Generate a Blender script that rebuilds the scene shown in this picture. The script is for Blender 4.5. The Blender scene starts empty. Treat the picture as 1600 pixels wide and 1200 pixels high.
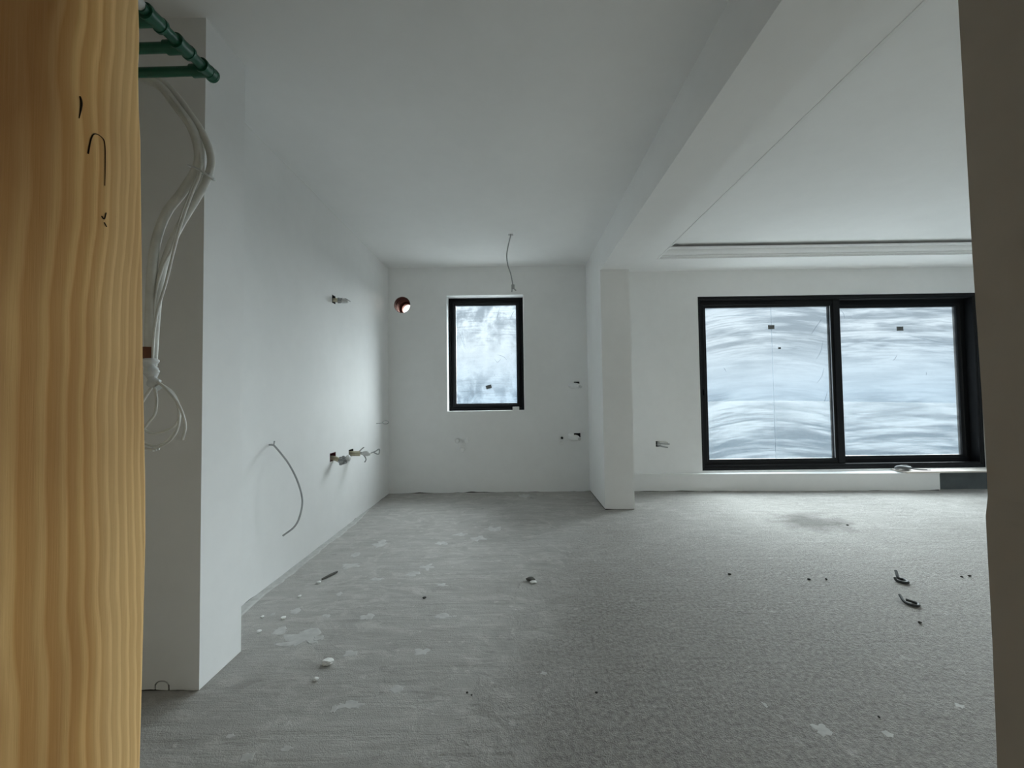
import bpy, bmesh, math, random
from mathutils import Vector, Matrix, noise

# ------------------------------------------------------------------ camera, sky, exposure
S = bpy.context.scene
COL = S.collection
S.view_settings.view_transform = 'Standard'
S.view_settings.look = 'None'
S.view_settings.gamma = 1.0
S.view_settings.use_curve_mapping = False
S.view_settings.exposure = 0.78

cd = bpy.data.cameras.new('camera')
cam = bpy.data.objects.new('camera', cd)
COL.objects.link(cam)
cd.sensor_width = 36.0
cd.lens = 36.0 * 637.863 / 1600.0
cd.clip_start = 0.01
cd.clip_end = 500
_r = Vector((0.99989, 0.00579, -0.01359))
_u = Vector((0.01377, -0.03174, 0.99940))
_f = Vector((-0.00535, 0.99948, 0.03182))
cam.matrix_world = Matrix(((_r.x, _u.x, -_f.x, 0.0), (_r.y, _u.y, -_f.y, 0.0), (_r.z, _u.z, -_f.z, 1.1057), (0, 0, 0, 1)))
S.camera = cam

SKY = 0.90
world = bpy.data.worlds.new('overcast_sky')
S.world = world
world.use_nodes = True
wn, wl = world.node_tree.nodes, world.node_tree.links
wn.clear()
w_out = wn.new('ShaderNodeOutputWorld')
w_bg = wn.new('ShaderNodeBackground')
w_tc = wn.new('ShaderNodeTexCoord')
w_sep = wn.new('ShaderNodeSeparateXYZ')
w_ramp = wn.new('ShaderNodeValToRGB')
wl.new(w_tc.outputs['Generated'], w_sep.inputs[0])
wl.new(w_sep.outputs['Z'], w_ramp.inputs[0])
w_ramp.color_ramp.elements[0].position = 0.0          # overcast sky: brighter towards the zenith
w_ramp.color_ramp.elements[0].color = (0.66, 0.785, 0.89, 1)   # hazy blue along the horizon
_e = w_ramp.color_ramp.elements.new(0.11); _e.color = (0.93, 0.96, 0.98, 1)
w_ramp.color_ramp.elements[-1].position = 1.0
w_ramp.color_ramp.elements[-1].color = (2.95, 2.95, 2.9, 1)
wl.new(w_ramp.outputs[0], w_bg.inputs[0])
w_bg.inputs[1].default_value = SKY
wl.new(w_bg.outputs[0], w_out.inputs[0])
world.cycles.sampling_method = 'MANUAL'
world.cycles.sample_map_resolution = 256

# sun glowing through the cloud layer: high, behind the back wall, very soft
sd = bpy.data.lights.new('veiled_sun', 'SUN')
sd.energy = 25.0
sd.angle = math.radians(70)
sd.color = (1.0, 0.95, 0.88)
sun = bpy.data.objects.new('veiled_sun', sd); COL.objects.link(sun)
sun.rotation_euler = Vector((-0.50, -0.74, -0.45)).to_track_quat('-Z', 'Y').to_euler()

def portal(name, cx, cy, cz, sx, sz, rot=(-math.pi / 2, 0, 0)):
    l = bpy.data.lights.new(name, 'AREA')
    l.shape = 'RECTANGLE'; l.size = sx; l.size_y = sz
    l.cycles.is_portal = True
    o = bpy.data.objects.new(name, l); COL.objects.link(o)
    o.location = (cx, cy, cz)
    o.rotation_euler = rot                              # faces into the room
    return o

portal('daylight_portal', 3.82, 5.06, 1.245, 3.28, 2.02)
portal('daylight_portal', -0.333, 5.06, 1.63, 0.90, 1.36)
portal('daylight_portal', 6.48, 2.65, 1.20, 2.28, 3.38, (0, math.pi / 2, 0))

S.cycles.max_bounces = 9
S.cycles.diffuse_bounces = 7
S.cycles.adaptive_threshold = 0.025
S.cycles.glossy_bounces = 4
S.cycles.transmission_bounces = 8
S.cycles.transparent_max_bounces = 16
S.cycles.use_denoising = True
S.cycles.sample_clamp_indirect = 6.0
S.cycles.caustics_reflective = False
S.cycles.caustics_refractive = False

random.seed(7)

# ------------------------------------------------------------------ materials
class NT:
    def __init__(self, name):
        self.m = bpy.data.materials.new(name); self.m.use_nodes = True
        self.t = self.m.node_tree; self.t.nodes.clear()
        self.out = self.t.nodes.new('ShaderNodeOutputMaterial')
    def n(self, typ, **kw):
        x = self.t.nodes.new(typ)
        for k, v in kw.items(): setattr(x, k, v)
        return x
    def l(self, a, b): self.t.links.new(a, b)
    def val(self, sock, v):
        if hasattr(v, 'node'): self.l(v, sock)
        else: sock.default_value = v
    def math(self, op, a, b=0.0, clamp=False):
        x = self.n('ShaderNodeMath', operation=op); x.use_clamp = clamp
        self.val(x.inputs[0], a); self.val(x.inputs[1], b); return x.outputs[0]
    def noise(self, vec, scale, detail=4, rough=0.55, dist=0.0):
        x = self.n('ShaderNodeTexNoise'); self.l(vec, x.inputs['Vector'])
        x.inputs['Scale'].default_value = scale; x.inputs['Detail'].default_value = detail
        x.inputs['Roughness'].default_value = rough; x.inputs['Distortion'].default_value = dist
        return x.outputs['Fac']
    def mapping(self, vec, scale=(1, 1, 1), rot=(0, 0, 0), loc=(0, 0, 0)):
        x = self.n('ShaderNodeMapping'); self.l(vec, x.inputs['Vector'])
        x.inputs['Scale'].default_value = scale; x.inputs['Rotation'].default_value = rot
        x.inputs['Location'].default_value = loc; return x.outputs[0]
    def ramp(self, fac, stops):
        x = self.n('ShaderNodeValToRGB'); self.l(fac, x.inputs[0])
        e = x.color_ramp.elements
        while len(e) < len(stops): e.new(0.5)
        for i, (p, c) in enumerate(stops):
            e[i].position = p
            e[i].color = (c, c, c, 1) if isinstance(c, (int, float)) else tuple(c) + (1,)
        return x.outputs[0]
    def mix(self, fac, a, b, blend='MIX'):
        x = self.n('ShaderNodeMix', data_type='RGBA', blend_type=blend)
        self.val(x.inputs[0], fac)
        for s, v in ((x.inputs[6], a), (x.inputs[7], b)):
            if hasattr(v, 'node'): self.l(v, s)
            else: s.default_value = tuple(v) + (1,)
        return x.outputs[2]
    def bump(self, h, strength, dist=0.01, normal=None):
        x = self.n('ShaderNodeBump'); x.inputs['Strength'].default_value = strength
        x.inputs['Distance'].default_value = dist; self.l(h, x.inputs['Height'])
        if normal is not None: self.l(normal, x.inputs['Normal'])
        return x.outputs[0]
    def bsdf(self, color, rough=0.6, spec=0.3, normal=None, metal=0.0):
        x = self.n('ShaderNodeBsdfPrincipled')
        if hasattr(color, 'node'): self.l(color, x.inputs['Base Color'])
        else: x.inputs['Base Color'].default_value = tuple(color) + (1,)
        self.val(x.inputs['Roughness'], rough)
        x.inputs['Specular IOR Level'].default_value = spec
        x.inputs['Metallic'].default_value = metal
        if normal is not None: self.l(normal, x.inputs['Normal'])
        return x.outputs[0]
    def done(self, shader):
        self.l(shader, self.out.inputs['Surface']); return self.m

def pos(t):
    return t.n('ShaderNodeNewGeometry').outputs['Position']

def simple(name, color, rough=0.5, spec=0.3, metal=0.0, var=0.08, scale=40.0):
    t = NT(name)
    v = t.n('ShaderNodeTexCoord').outputs['Object']
    nz = t.noise(v, scale, 3)
    c = t.mix(t.ramp(nz, [(0.3, 0.0), (0.7, 1.0)]), tuple(x * (1 - var) for x in color), tuple(min(1, x * (1 + var)) for x in color))
    return t.done(t.bsdf(c, rough, spec, None, metal))

def plaster(name, a, b, smudge=0.0):
    t = NT(name); p = pos(t)
    n1 = t.noise(p, 1.3, 5, 0.6)
    n2 = t.noise(p, 9.0, 4, 0.6)
    c = t.mix(t.ramp(t.math('ADD', t.math('MULTIPLY', n1, 0.7), t.math('MULTIPLY', n2, 0.3)), [(0.38, 0.0), (0.62, 1.0)]), a, b)
    fine = t.noise(p, 260, 3, 0.5)
    h = t.math('ADD', t.math('MULTIPLY', t.noise(p, 5.0, 3), 1.0), t.math('MULTIPLY', fine, 0.05))
    return t.done(t.bsdf(c, 0.85, 0.15, t.bump(h, 0.08, 0.02)))

M = {}
M['wall'] = plaster('white_wall_plaster', (0.86, 0.863, 0.858), (0.90, 0.903, 0.898))
M['ceiling'] = plaster('white_ceiling_paint', (0.87, 0.87, 0.865), (0.90, 0.90, 0.895))
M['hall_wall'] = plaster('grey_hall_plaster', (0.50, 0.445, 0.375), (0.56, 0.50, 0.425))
M['cornice'] = simple('white_polystyrene', (0.86, 0.865, 0.86), 0.7, 0.2, 0, 0.02)
M['black_frame'] = simple('black_aluminium', (0.0045, 0.005, 0.006), 0.5, 0.22, 0.0, 0.15, 12)
M['rubber'] = simple('black_rubber', (0.015, 0.015, 0.016), 0.6, 0.3)
M['terracotta'] = simple('terracotta_brick', (0.13, 0.062, 0.052), 0.9, 0.1, 0, 0.25, 30)
M['white_cable'] = simple('white_cable_sheath', (0.68, 0.67, 0.62), 0.5, 0.35, 0, 0.12, 18)
M['grey_cable'] = simple('grey_cable_sheath', (0.40, 0.41, 0.41), 0.5, 0.3)
M['dark_cable'] = simple('dark_cable_scrap', (0.035, 0.038, 0.038), 0.55, 0.3)
M['green'] = simple('green_polypropylene', (0.012, 0.100, 0.055), 0.38, 0.45, 0, 0.10, 15)
M['white_pipe'] = simple('white_pipe', (0.72, 0.73, 0.72), 0.4, 0.4)
M['copper'] = simple('brown_tape', (0.16, 0.060, 0.030), 0.5, 0.3)
M['tape'] = simple('clear_white_tape', (0.66, 0.67, 0.66), 0.35, 0.45)
M['beige'] = simple('beige_insulation', (0.60, 0.56, 0.42), 0.6, 0.2)
M['redbox'] = simple('dark_red_box', (0.10, 0.018, 0.022), 0.6, 0.3)
M['blackbox'] = simple('dark_box', (0.03, 0.028, 0.028), 0.7, 0.2)
M['paper'] = simple('grey_printed_wrap', (0.33, 0.34, 0.34), 0.7, 0.2, 0, 0.6, 120)
M['steel'] = simple('steel_tip', (0.45, 0.45, 0.46), 0.35, 0.5, 0.7)
M['sticker'] = simple('grey_sticker', (0.16, 0.17, 0.17), 0.6, 0.2)
M['splat'] = simple('dried_plaster', (0.53, 0.53, 0.515), 0.85, 0.15, 0, 0.12, 25)
M['chip'] = simple('white_plaster_chip', (0.82, 0.82, 0.80), 0.8, 0.15, 0, 0.05, 60)
M['crumb'] = simple('dark_crumb', (0.06, 0.058, 0.055), 0.8, 0.15)
M['dark_wood_chip'] = simple('dark_stick', (0.12, 0.115, 0.105), 0.7, 0.2)
M['putty'] = simple('wall_filler', (0.87, 0.873, 0.868), 0.8, 0.15, 0, 0.03)
M['board_pink'] = simple('pale_sill_board', (0.72, 0.66, 0.60), 0.6, 0.25, 0, 0.05, 6)
M['strap'] = simple('grey_strap', (0.14, 0.145, 0.145), 0.65, 0.2)
M['knot'] = simple('dark_wood_crack', (0.045, 0.028, 0.015), 0.8, 0.1)
M['terrace'] = simple('terrace_ground', (0.0215, 0.043, 0.061), 0.9, 0.1, 0, 0.06, 0.5)
M['reflector'] = simple('pale_reflector_concrete', (0.60, 0.60, 0.585), 0.9, 0.1, 0, 0.08, 3)
M['joint'] = simple('dark_joint_shade', (0.035, 0.033, 0.030), 0.95, 0.05)
M['recess_shade'] = simple('dark_recess_shade', (0.115, 0.130, 0.134), 0.85, 0.1, 0, 0.1, 8)
M['outer'] = simple('outer_render', (0.55, 0.55, 0.54), 0.9, 0.1, 0, 0.05, 4)

def wood_mat():
    t = NT('raw_pine')
    v = t.n('ShaderNodeTexCoord').outputs['Object']
    sep = t.n('ShaderNodeSeparateXYZ'); t.l(v, sep.inputs[0])
    # slow bends of the year rings along the height
    bend = t.noise(t.mapping(v, (0.0, 1.2, 3.2)), 1.0, 2, 0.5)
    bend2 = t.noise(t.mapping(v, (0.0, 7.0, 4.5), loc=(0, 3.1, 1.7)), 1.0, 2, 0.5)
    y = t.math('ADD', sep.outputs['Y'], t.math('MULTIPLY', t.math('SUBTRACT', bend, 0.5), 0.050))
    y = t.math('ADD', y, t.math('MULTIPLY', t.math('SUBTRACT', bend2, 0.5), 0.016))
    # rings get finer towards the room-side edge
    d = t.math('MAXIMUM', t.math('SUBTRACT', y, 0.20), 0.001)
    ph = t.math('MULTIPLY', t.math('POWER', d, 3.2), 430.0)
    fr = t.math('FRACT', ph)
    band = t.ramp(fr, [(0.0, 0.15), (0.45, 0.40), (0.70, 1.0), (0.86, 0.85), (1.0, 0.15)])
    fibre = t.noise(t.mapping(v, (1, 420, 9)), 1.0, 3, 0.6)
    big = t.noise(t.mapping(v, (1, 7, 1.6), loc=(0, 0.3, 0.9)), 1.0, 3, 0.55)
    c = t.mix(band, (0.621, 0.293, 0.076), (0.920, 0.567, 0.223))
    # sapwood at the edge is paler, heartwood browner, most of all in the upper half away from the edge
    pale = t.ramp(y, [(0.445, 0.0), (0.475, 1.0)])
    c = t.mix(t.math('MULTIPLY', pale, 0.45), c, (0.856, 0.595, 0.288))
    hz = t.math('MULTIPLY', t.math('SUBTRACT', sep.outputs['Z'], 1.18), 1.1, True)
    hy = t.math('MULTIPLY', t.math('SUBTRACT', 0.432, y), 16.0, True)
    heart = t.math('ADD', t.math('SUBTRACT', big, 0.42), t.math('MULTIPLY', t.math('MULTIPLY', hz, hy), 1.9))
    c = t.mix(t.ramp(heart, [(0.0, 0.0), (0.55, 0.9)]), c, (0.289, 0.112, 0.023))
    c = t.mix(t.math('MULTIPLY', fibre, 0.10), c, (0.920, 0.670, 0.346))
    h = t.math('ADD', t.math('MULTIPLY', band, 0.7), t.math('MULTIPLY', fibre, 0.5))
    return t.done(t.bsdf(c, 0.7, 0.12, t.bump(h, 0.25, 0.002)))
M['wood'] = wood_mat()

def floor_mat():
    t = NT('raw_concrete_screed'); p = pos(t)
    sep = t.n('ShaderNodeSeparateXYZ'); t.l(p, sep.inputs[0])
    big = t.noise(p, 0.9, 5, 0.6)
    mid = t.noise(p, 4.5, 6, 0.62, 0.4)
    # trowel streaks
    st = t.noise(t.mapping(p, (2.2, 16, 1), (0, 0, math.radians(-14))), 1.0, 5, 0.6, 0.3)
    fine = t.noise(p, 58, 6, 0.7)
    grit = t.noise(p, 210, 3, 0.6)
    # rough, unscraped part of the screed begins along a slanting line
    edge = t.math('SUBTRACT', sep.outputs['X'], t.math('ADD', t.math('MULTIPLY', sep.outputs['Y'], 0.26), -0.58))
    edge = t.math('ADD', edge, t.math('MULTIPLY', t.math('SUBTRACT', mid, 0.5), 0.9))
    rough = t.ramp(edge, [(0.0, 0.0), (0.42, 1.0)])
    rough = t.math('MULTIPLY', rough, t.ramp(t.math('DIVIDE', sep.outputs['Y'], 5.0), [(0.46, 1.0), (0.78, 0.40)]))
    c = t.mix(t.ramp(big, [(0.35, 0.0), (0.65, 1.0)]), (0.339, 0.325, 0.304), (0.425, 0.414, 0.394))
    c = t.mix(t.ramp(mid, [(0.44, 0.0), (0.72, 0.55)]), c, (0.488, 0.475, 0.453))
    c = t.mix(t.ramp(mid, [(0.26, 0.5), (0.42, 0.0)]), c, (0.260, 0.250, 0.230))
    c = t.mix(t.math('MULTIPLY', t.ramp(st, [(0.38, 0.0), (0.62, 1.0)]), 0.45), c, (0.472, 0.460, 0.442))
    cr = t.mix(t.ramp(fine, [(0.34, 0.0), (0.62, 1.0)]), (0.206, 0.192, 0.174), (0.461, 0.439, 0.407))
    c = t.mix(t.math('MULTIPLY', rough, 0.80), c, cr)
    # cloudy pale smears where the screed was scraped smooth
    sm = t.noise(t.mapping(p, (5.0, 8.0, 1), (0, 0, 0.35), (2.2, 0.7, 0)), 1.0, 6, 0.68, 1.2)
    smz = t.math('MULTIPLY', t.ramp(sm, [(0.50, 0.0), (0.63, 1.0)]), t.math('SUBTRACT', 1.0, t.math('MULTIPLY', rough, 0.75)))
    c = t.mix(t.math('MULTIPLY', smz, 0.60), c, (0.538, 0.524, 0.500))
    dk = t.noise(t.mapping(p, (7.0, 20.0, 1), (0, 0, -0.2), (8.2, 3.7, 0)), 1.0, 5, 0.65, 0.8)
    c = t.mix(t.math('MULTIPLY', t.ramp(dk, [(0.62, 0.0), (0.72, 1.0)]), 0.5), c, (0.192, 0.182, 0.167))
    # small pale flecks
    fl = t.noise(t.mapping(p, (1, 1, 1), loc=(5, 2, 0)), 22, 3, 0.5)
    c = t.mix(t.math('MULTIPLY', t.ramp(fl, [(0.66, 0.0), (0.70, 1.0)]), 0.6), c, (0.566, 0.552, 0.527))
    # one damp stain near the sliding window
    dx = t.math('SUBTRACT', sep.outputs['X'], 2.52); dy = t.math('SUBTRACT', sep.outputs['Y'], 3.56)
    rr = t.math('SQRT', t.math('ADD', t.math('POWER', t.math('DIVIDE', dx, 0.36), 2), t.math('POWER', t.math('DIVIDE', dy, 0.34), 2)))
    rr = t.math('ADD', rr, t.math('MULTIPLY', t.math('SUBTRACT', mid, 0.5), 1.4))
    c = t.mix(t.ramp(rr, [(0.30, 0.95), (1.15, 0.0)]), c, (0.158, 0.150, 0.136))
    hs = t.math('ADD', t.math('MULTIPLY', mid, 0.5), t.math('ADD', t.math('MULTIPLY', st, 0.5), t.math('MULTIPLY', grit, 0.06)))
    hr = t.math('ADD', t.math('MULTIPLY', fine, 1.0), t.math('MULTIPLY', grit, 0.5))
    h = t.math('ADD', hs, t.math('MULTIPLY', hr, t.math('ADD', 0.10, t.math('MULTIPLY', rough, 0.75))))
    return t.done(t.bsdf(c, 0.82, 0.25, t.bump(h, 1.0, 0.016)))
M['floor'] = floor_mat()

def glass_mat(name, seed, arc, xc, zmid, clear=1.0, sx=1.0, sz=9.0):
    """window glass under smeared translucent film: swipe marks run in flat arcs"""
    t = NT(name); p = pos(t)
    sep = t.n('ShaderNodeSeparateXYZ'); t.l(p, sep.inputs[0])
    dx = t.math('SUBTRACT', sep.outputs['X'], xc)
    v = t.math('ADD', sep.outputs['Z'], t.math('MULTIPLY', t.math('MULTIPLY', dx, dx), arc))
    cmb = t.n('ShaderNodeCombineXYZ')
    t.l(t.math('MULTIPLY', sep.outputs['X'], sx), cmb.inputs[0]); t.l(t.math('MULTIPLY', v, sz), cmb.inputs[2])
    cmb.inputs[1].default_value = seed
    st = t.noise(cmb.outputs[0], 1.0, 5, 0.62, 0.25)
    cm2 = t.n('ShaderNodeCombineXYZ')
    t.l(t.math('MULTIPLY', sep.outputs['X'], 3.0), cm2.inputs[0]); t.l(t.math('MULTIPLY', v, 60.0), cm2.inputs[2])
    cm2.inputs[1].default_value = seed + 4
    st2 = t.noise(cm2.outputs[0], 1.0, 3, 0.6, 0.2)
    # wiped less towards the top and the foot of the pane
    zone = t.math('ABSOLUTE', t.math('SUBTRACT', t.math('ADD', sep.outputs['Z'], t.math('MULTIPLY', t.noise(p, 1.6, 2), 0.4)), zmid + 0.2))
    zone = t.ramp(zone, [(0.12, 0.22), (0.55, 1.0)])
    dirt = t.math('MULTIPLY', t.ramp(st, [(0.42, 0.0), (0.60, 1.0)]), zone)
    dirt = t.math('ADD', dirt, t.math('MULTIPLY', t.ramp(st2, [(0.50, 0.0), (0.66, 1.0)]), t.math('MULTIPLY', zone, 0.45)), True)
    speck = t.noise(p, 55, 2, 0.5)
    dirt = t.math('ADD', dirt, t.math('MULTIPLY', t.ramp(speck, [(0.69, 0.0), (0.73, 1.0)]), 0.45), True)
    tr = t.n('ShaderNodeBsdfTransparent')
    t.l(t.mix(dirt, tuple(min(0.97, x * clear) for x in (0.61, 0.665, 0.70)), (0.455, 0.505, 0.54)), tr.inputs[0])
    tl = t.n('ShaderNodeBsdfTranslucent')
    t.l(t.mix(dirt, (0.62, 0.66, 0.685), (0.27, 0.31, 0.345)), tl.inputs[0])
    mx = t.n('ShaderNodeMixShader'); mx.inputs[0].default_value = 0.03
    t.l(tr.outputs[0], mx.inputs[1]); t.l(tl.outputs[0], mx.inputs[2])
    gl = t.n('ShaderNodeBsdfGlossy'); gl.inputs['Roughness'].default_value = 0.25
    m2 = t.n('ShaderNodeMixShader'); m2.inputs[0].default_value = 0.03
    t.l(mx.outputs[0], m2.inputs[1]); t.l(gl.outputs[0], m2.inputs[2])
    return t.done(m2.outputs[0])
def film_edge():
    t = NT('film_edge')
    tr = t.n('ShaderNodeBsdfTransparent'); tr.inputs[0].default_value = (0.62, 0.66, 0.69, 1)
    tl = t.n('ShaderNodeBsdfTranslucent'); tl.inputs[0].default_value = (0.5, 0.53, 0.55, 1)
    mx = t.n('ShaderNodeMixShader'); mx.inputs[0].default_value = 0.15
    t.l(tr.outputs[0], mx.inputs[1]); t.l(tl.outputs[0], mx.inputs[2])
    return t.done(mx.outputs[0])
M['film_edge'] = film_edge()
M['glass_k'] = glass_mat('filmed_glass_kitchen', 2.0, 0.10, -0.33, 1.55, 1.08, 4.5, 3.6)
M['glass_l'] = glass_mat('filmed_glass_sash', 7.0, 0.16, 3.05, 1.30)
M['glass_r'] = glass_mat('filmed_glass_fixed', 12.0, 0.05, 4.6, 1.25)

# ------------------------------------------------------------------ mesh helpers
def link(name, bm, m, parent=None, smooth=False, recalc=True):
    if recalc: bmesh.ops.recalc_face_normals(bm, faces=bm.faces[:])
    me = bpy.data.meshes.new(name); bm.to_mesh(me); bm.free()
    me.materials.append(M[m] if isinstance(m, str) else m)
    if smooth:
        for f in me.polygons: f.use_smooth = True
        me.set_sharp_from_angle(angle=math.radians(42))
    o = bpy.data.objects.new(name, me); COL.objects.link(o)
    if parent is not None:
        o.parent = parent
        o.matrix_parent_inverse = Matrix.Translation(parent.location).inverted()
    return o

def box(bm, x0, x1, y0, y1, z0, z1, bevel=0.0):
    r = bmesh.ops.create_cube(bm, size=1.0)
    vs = r['verts']
    for v in vs:
        v.co = Vector((x0 + (v.co.x + .5) * (x1 - x0), y0 + (v.co.y + .5) * (y1 - y0), z0 + (v.co.z + .5) * (z1 - z0)))
    if bevel:
        es = list({e for v in vs for e in v.link_edges})
        bmesh.ops.bevel(bm, geom=es, offset=bevel, segments=2, affect='EDGES', profile=0.6)

def mbox(name, x0, x1, y0, y1, z0, z1, m, parent=None, bevel=0.0):
    bm = bmesh.new(); box(bm, x0, x1, y0, y1, z0, z1, bevel); return link(name, bm, m, parent)

def prism(bm, outline, direction):
    """closed outline (list of 3D points) swept by a vector"""
    d = Vector(direction)
    a = [bm.verts.new(p) for p in outline]; b = [bm.verts.new(Vector(p) + d) for p in outline]
    n = len(a)
    bm.faces.new(a); bm.faces.new(b[::-1])
    for i in range(n): bm.faces.new((a[i], b[i], b[(i + 1) % n], a[(i + 1) % n]))

def catmull(pts, k=8):
    P = [Vector(p) for p in pts]
    if len(P) < 3: return P
    P = [P[0] * 2 - P[1]] + P + [P[-1] * 2 - P[-2]]
    out = []
    for i in range(1, len(P) - 2):
        p0, p1, p2, p3 = P[i - 1:i + 3]
        for j in range(k):
            t = j / k
            out.append(0.5 * ((2 * p1) + (p2 - p0) * t + (2 * p0 - 5 * p1 + 4 * p2 - p3) * t * t + (3 * p1 - p0 - 3 * p2 + p3) * t ** 3))
    out.append(P[-2]); return out

def sweep(bm, pts, rad, seg=10, spline=True, k=8, flat=1.0):
    P = catmull(pts, k) if spline else [Vector(p) for p in pts]
    n = len(P)
    if callable(rad): R = [rad(i / (n - 1)) for i in range(n)]
    else: R = [rad] * n
    t0 = (P[1] - P[0]).normalized()
    nr = t0.orthogonal().normalized(); rings = []
    for i in range(n):
        t = (P[min(i + 1, n - 1)] - P[max(i - 1, 0)]).normalized()
        nr = (nr - t * nr.dot(t)).normalized(); bn = t.cross(nr)
        rings.append([bm.verts.new(P[i] + (nr * math.cos(2 * math.pi * j / seg) + bn * math.sin(2 * math.pi * j / seg) * flat) * R[i]) for j in range(seg)])
    for i in range(n - 1):
        for j in range(seg):
            bm.faces.new((rings[i][j], rings[i][(j + 1) % seg], rings[i + 1][(j + 1) % seg], rings[i + 1][j]))
    bm.faces.new(rings[0][::-1]); bm.faces.new(rings[-1])

def tube(name, pts, rad, m, parent=None, seg=10, spline=True, k=8, flat=1.0):
    bm = bmesh.new(); sweep(bm, pts, rad, seg, spline, k, flat)
    return link(name, bm, m, parent, True)

def thing(name, label, cat, loc, group=None):
    o = bpy.data.objects.new(name, None); COL.objects.link(o); o.location = loc
    o.empty_display_size = 0.05
    return tag(o, label, cat, group)

def tag(o, label, cat=None, group=None):
    o['label'] = label
    if cat: o['category'] = cat
    if group: o['group'] = group
    return o

def struct(o, label=None, cat=None):
    o['kind'] = 'structure'
    if label: o['label'] = label
    if cat: o['category'] = cat
    return o

def cut(obj, cutters):
    """subtract boxes / cylinders from a wall and keep the result as plain mesh"""
    for c in cutters:
        md = obj.modifiers.new('cut', 'BOOLEAN'); md.operation = 'DIFFERENCE'; md.solver = 'EXACT'; md.object = c
    dg = bpy.context.evaluated_depsgraph_get(); dg.update()
    me = bpy.data.meshes.new_from_object(obj.evaluated_get(dg))
    obj.modifiers.clear(); old = obj.data; obj.data = me; bpy.data.meshes.remove(old)
    for c in cutters:
        d = c.data; bpy.data.objects.remove(c); bpy.data.meshes.remove(d)

def cbox(*a):
    bm = bmesh.new(); box(bm, *a); return link('cutter', bm, 'wall')

def jag(a, b, step, amp, seed, bias=0.0):
    """offsets along an edge for a wall foot that does not quite reach the floor"""
    n = max(2, int((b - a) / step)); out = []
    for i in range(n + 1):
        s = a + (b - a) * i / n
        v = noise.noise(Vector((s * 3.1, seed, 0))) + 0.5 * noise.noise(Vector((s * 11.0, seed, 4))) + bias
        out.append((s, max(0.0, v) * amp))
    return out

YB = 4.784      # room face of the back wall
H = 2.65        # kitchen ceiling
XL = -1.477     # room face of the left wall

# ------------------------------------------------------------------ structure
# floor
bm = bmesh.new(); box(bm, -2.2, 6.6, -2.4, 5.05, -0.20, 0.0)
floor = struct(link('floor', bm, 'floor'), 'rough grey concrete screed floor with white plaster splashes', 'floor')

# back wall with both windows and the round core hole
out = [(s, YB, z) for s, z in jag(-1.9, 0.80, 0.03, 0.016, 3.3, 0.12)]
out += [(s, YB, z) for s, z in jag(0.84, 6.5, 0.04, 0.014, 9.1, 0.0)]
out += [(6.5, YB, 2.95), (-1.9, YB, 2.95)]
bm = bmesh.new(); prism(bm, out, (0, 0.30, 0))
wall_back = struct(link('wall_back', bm, 'wall'), 'white plastered back wall holding both windows', 'wall')
hole = bmesh.new(); sweep(hole, [(-1.313, 4.6, 2.213), (-1.313, 5.3, 2.213)], 0.098, 28, False)
cut(wall_back, [cbox(-0.785, 0.118, 4.6, 5.3, 0.948, 2.313), cbox(2.173, 5.470, 4.6, 5.3, 0.215, 2.260),
                link('cutter', hole, 'wall'),
                cbox(0.700, 0.765, 4.7, 4.84, 1.225, 1.275), cbox(0.690, 0.765, 4.7, 4.84, 0.625, 0.675),
                cbox(1.640, 1.685, 4.7, 4.83, 0.505, 0.570),
                cbox(4.735, 5.75, 4.6, 4.86, 0.03, 0.190)])
# clay lining of the core hole
bm = bmesh.new()
for k, (y0, y1, r) in enumerate(((4.800, 4.870, .0975), (4.872, 4.945, .0945), (4.947, 5.02, .0965), (5.022, 5.080, .068))):
    seg = 28
    ro = 0.0985
    ring = lambda y, rr: [bm.verts.new((-1.313 + math.cos(2 * math.pi * j / seg) * rr, y, 2.213 + math.sin(2 * math.pi * j / seg) * rr)) for j in range(seg)]
    a, b, c, d = ring(y0, ro), ring(y0, r - .004), ring(y1, r - .004), ring(y1, ro)
    for q, w in ((a, b), (b, c), (c, d)):
        for j in range(seg): bm.faces.new((q[j], q[(j + 1) % seg], w[(j + 1) % seg], w[j]))
hl = link('hole_lining', bm, 'terracotta', wall_back, False); hl['label'] = 'red clay inside of the round hole'
struct(mbox('wall_footing', -1.9, 6.5, 5.0, 5.084, -0.3, 0.035, 'outer'), 'footing under the outer wall', 'wall')

# plinth and window ledge along the living room
def skew(x): return 4.752 - (x - 1.15) * 0.0395
XS = 4.73                      # plinth ends here, a recess goes on under the sill board
out = [(s, skew(s), z) for s, z in jag(1.151, XS, 0.03, 0.014, 21.7, 0.20)]
bm = bmesh.new()
top = [bm.verts.new((s, skew(s), 0.186)) for s, z in jag(1.151, XS, 0.03, 0.0, 1)]
bot = [bm.verts.new(p) for p in out]
bk_t = [bm.verts.new((XS, YB, 0.186)), bm.verts.new((1.151, YB, 0.186))]
bk_b = [bm.verts.new((XS, YB, 0.0)), bm.verts.new((1.151, YB, 0.0))]
bm.faces.new(bot + top[::-1]); bm.faces.new(top + bk_t); bm.faces.new((bk_t[0], bk_b[0], bot[-1], top[-1]))
bm.faces.new((bot[0], bk_b[1], bk_t[1], top[0])); bm.faces.new((bk_b[0], bk_t[0], bk_t[1], bk_b[1])); bm.faces.new(bot[::-1] + bk_b[::-1])
plinth = struct(link('trim_1', bm, 'wall'), 'low white plastered plinth under the sliding window', 'plinth')
bm = bmesh.new()
prism(bm, [(1.151, skew(1.151) - 0.006, 0.186), (XS, skew(XS) - 0.006, 0.186), (XS, YB, 0.186), (1.151, YB, 0.186)], (0, 0, 0.010))
struct(link('trim_2', bm, 'wall'), 'thin white ledge on top of the plinth', 'ledge')

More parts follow.
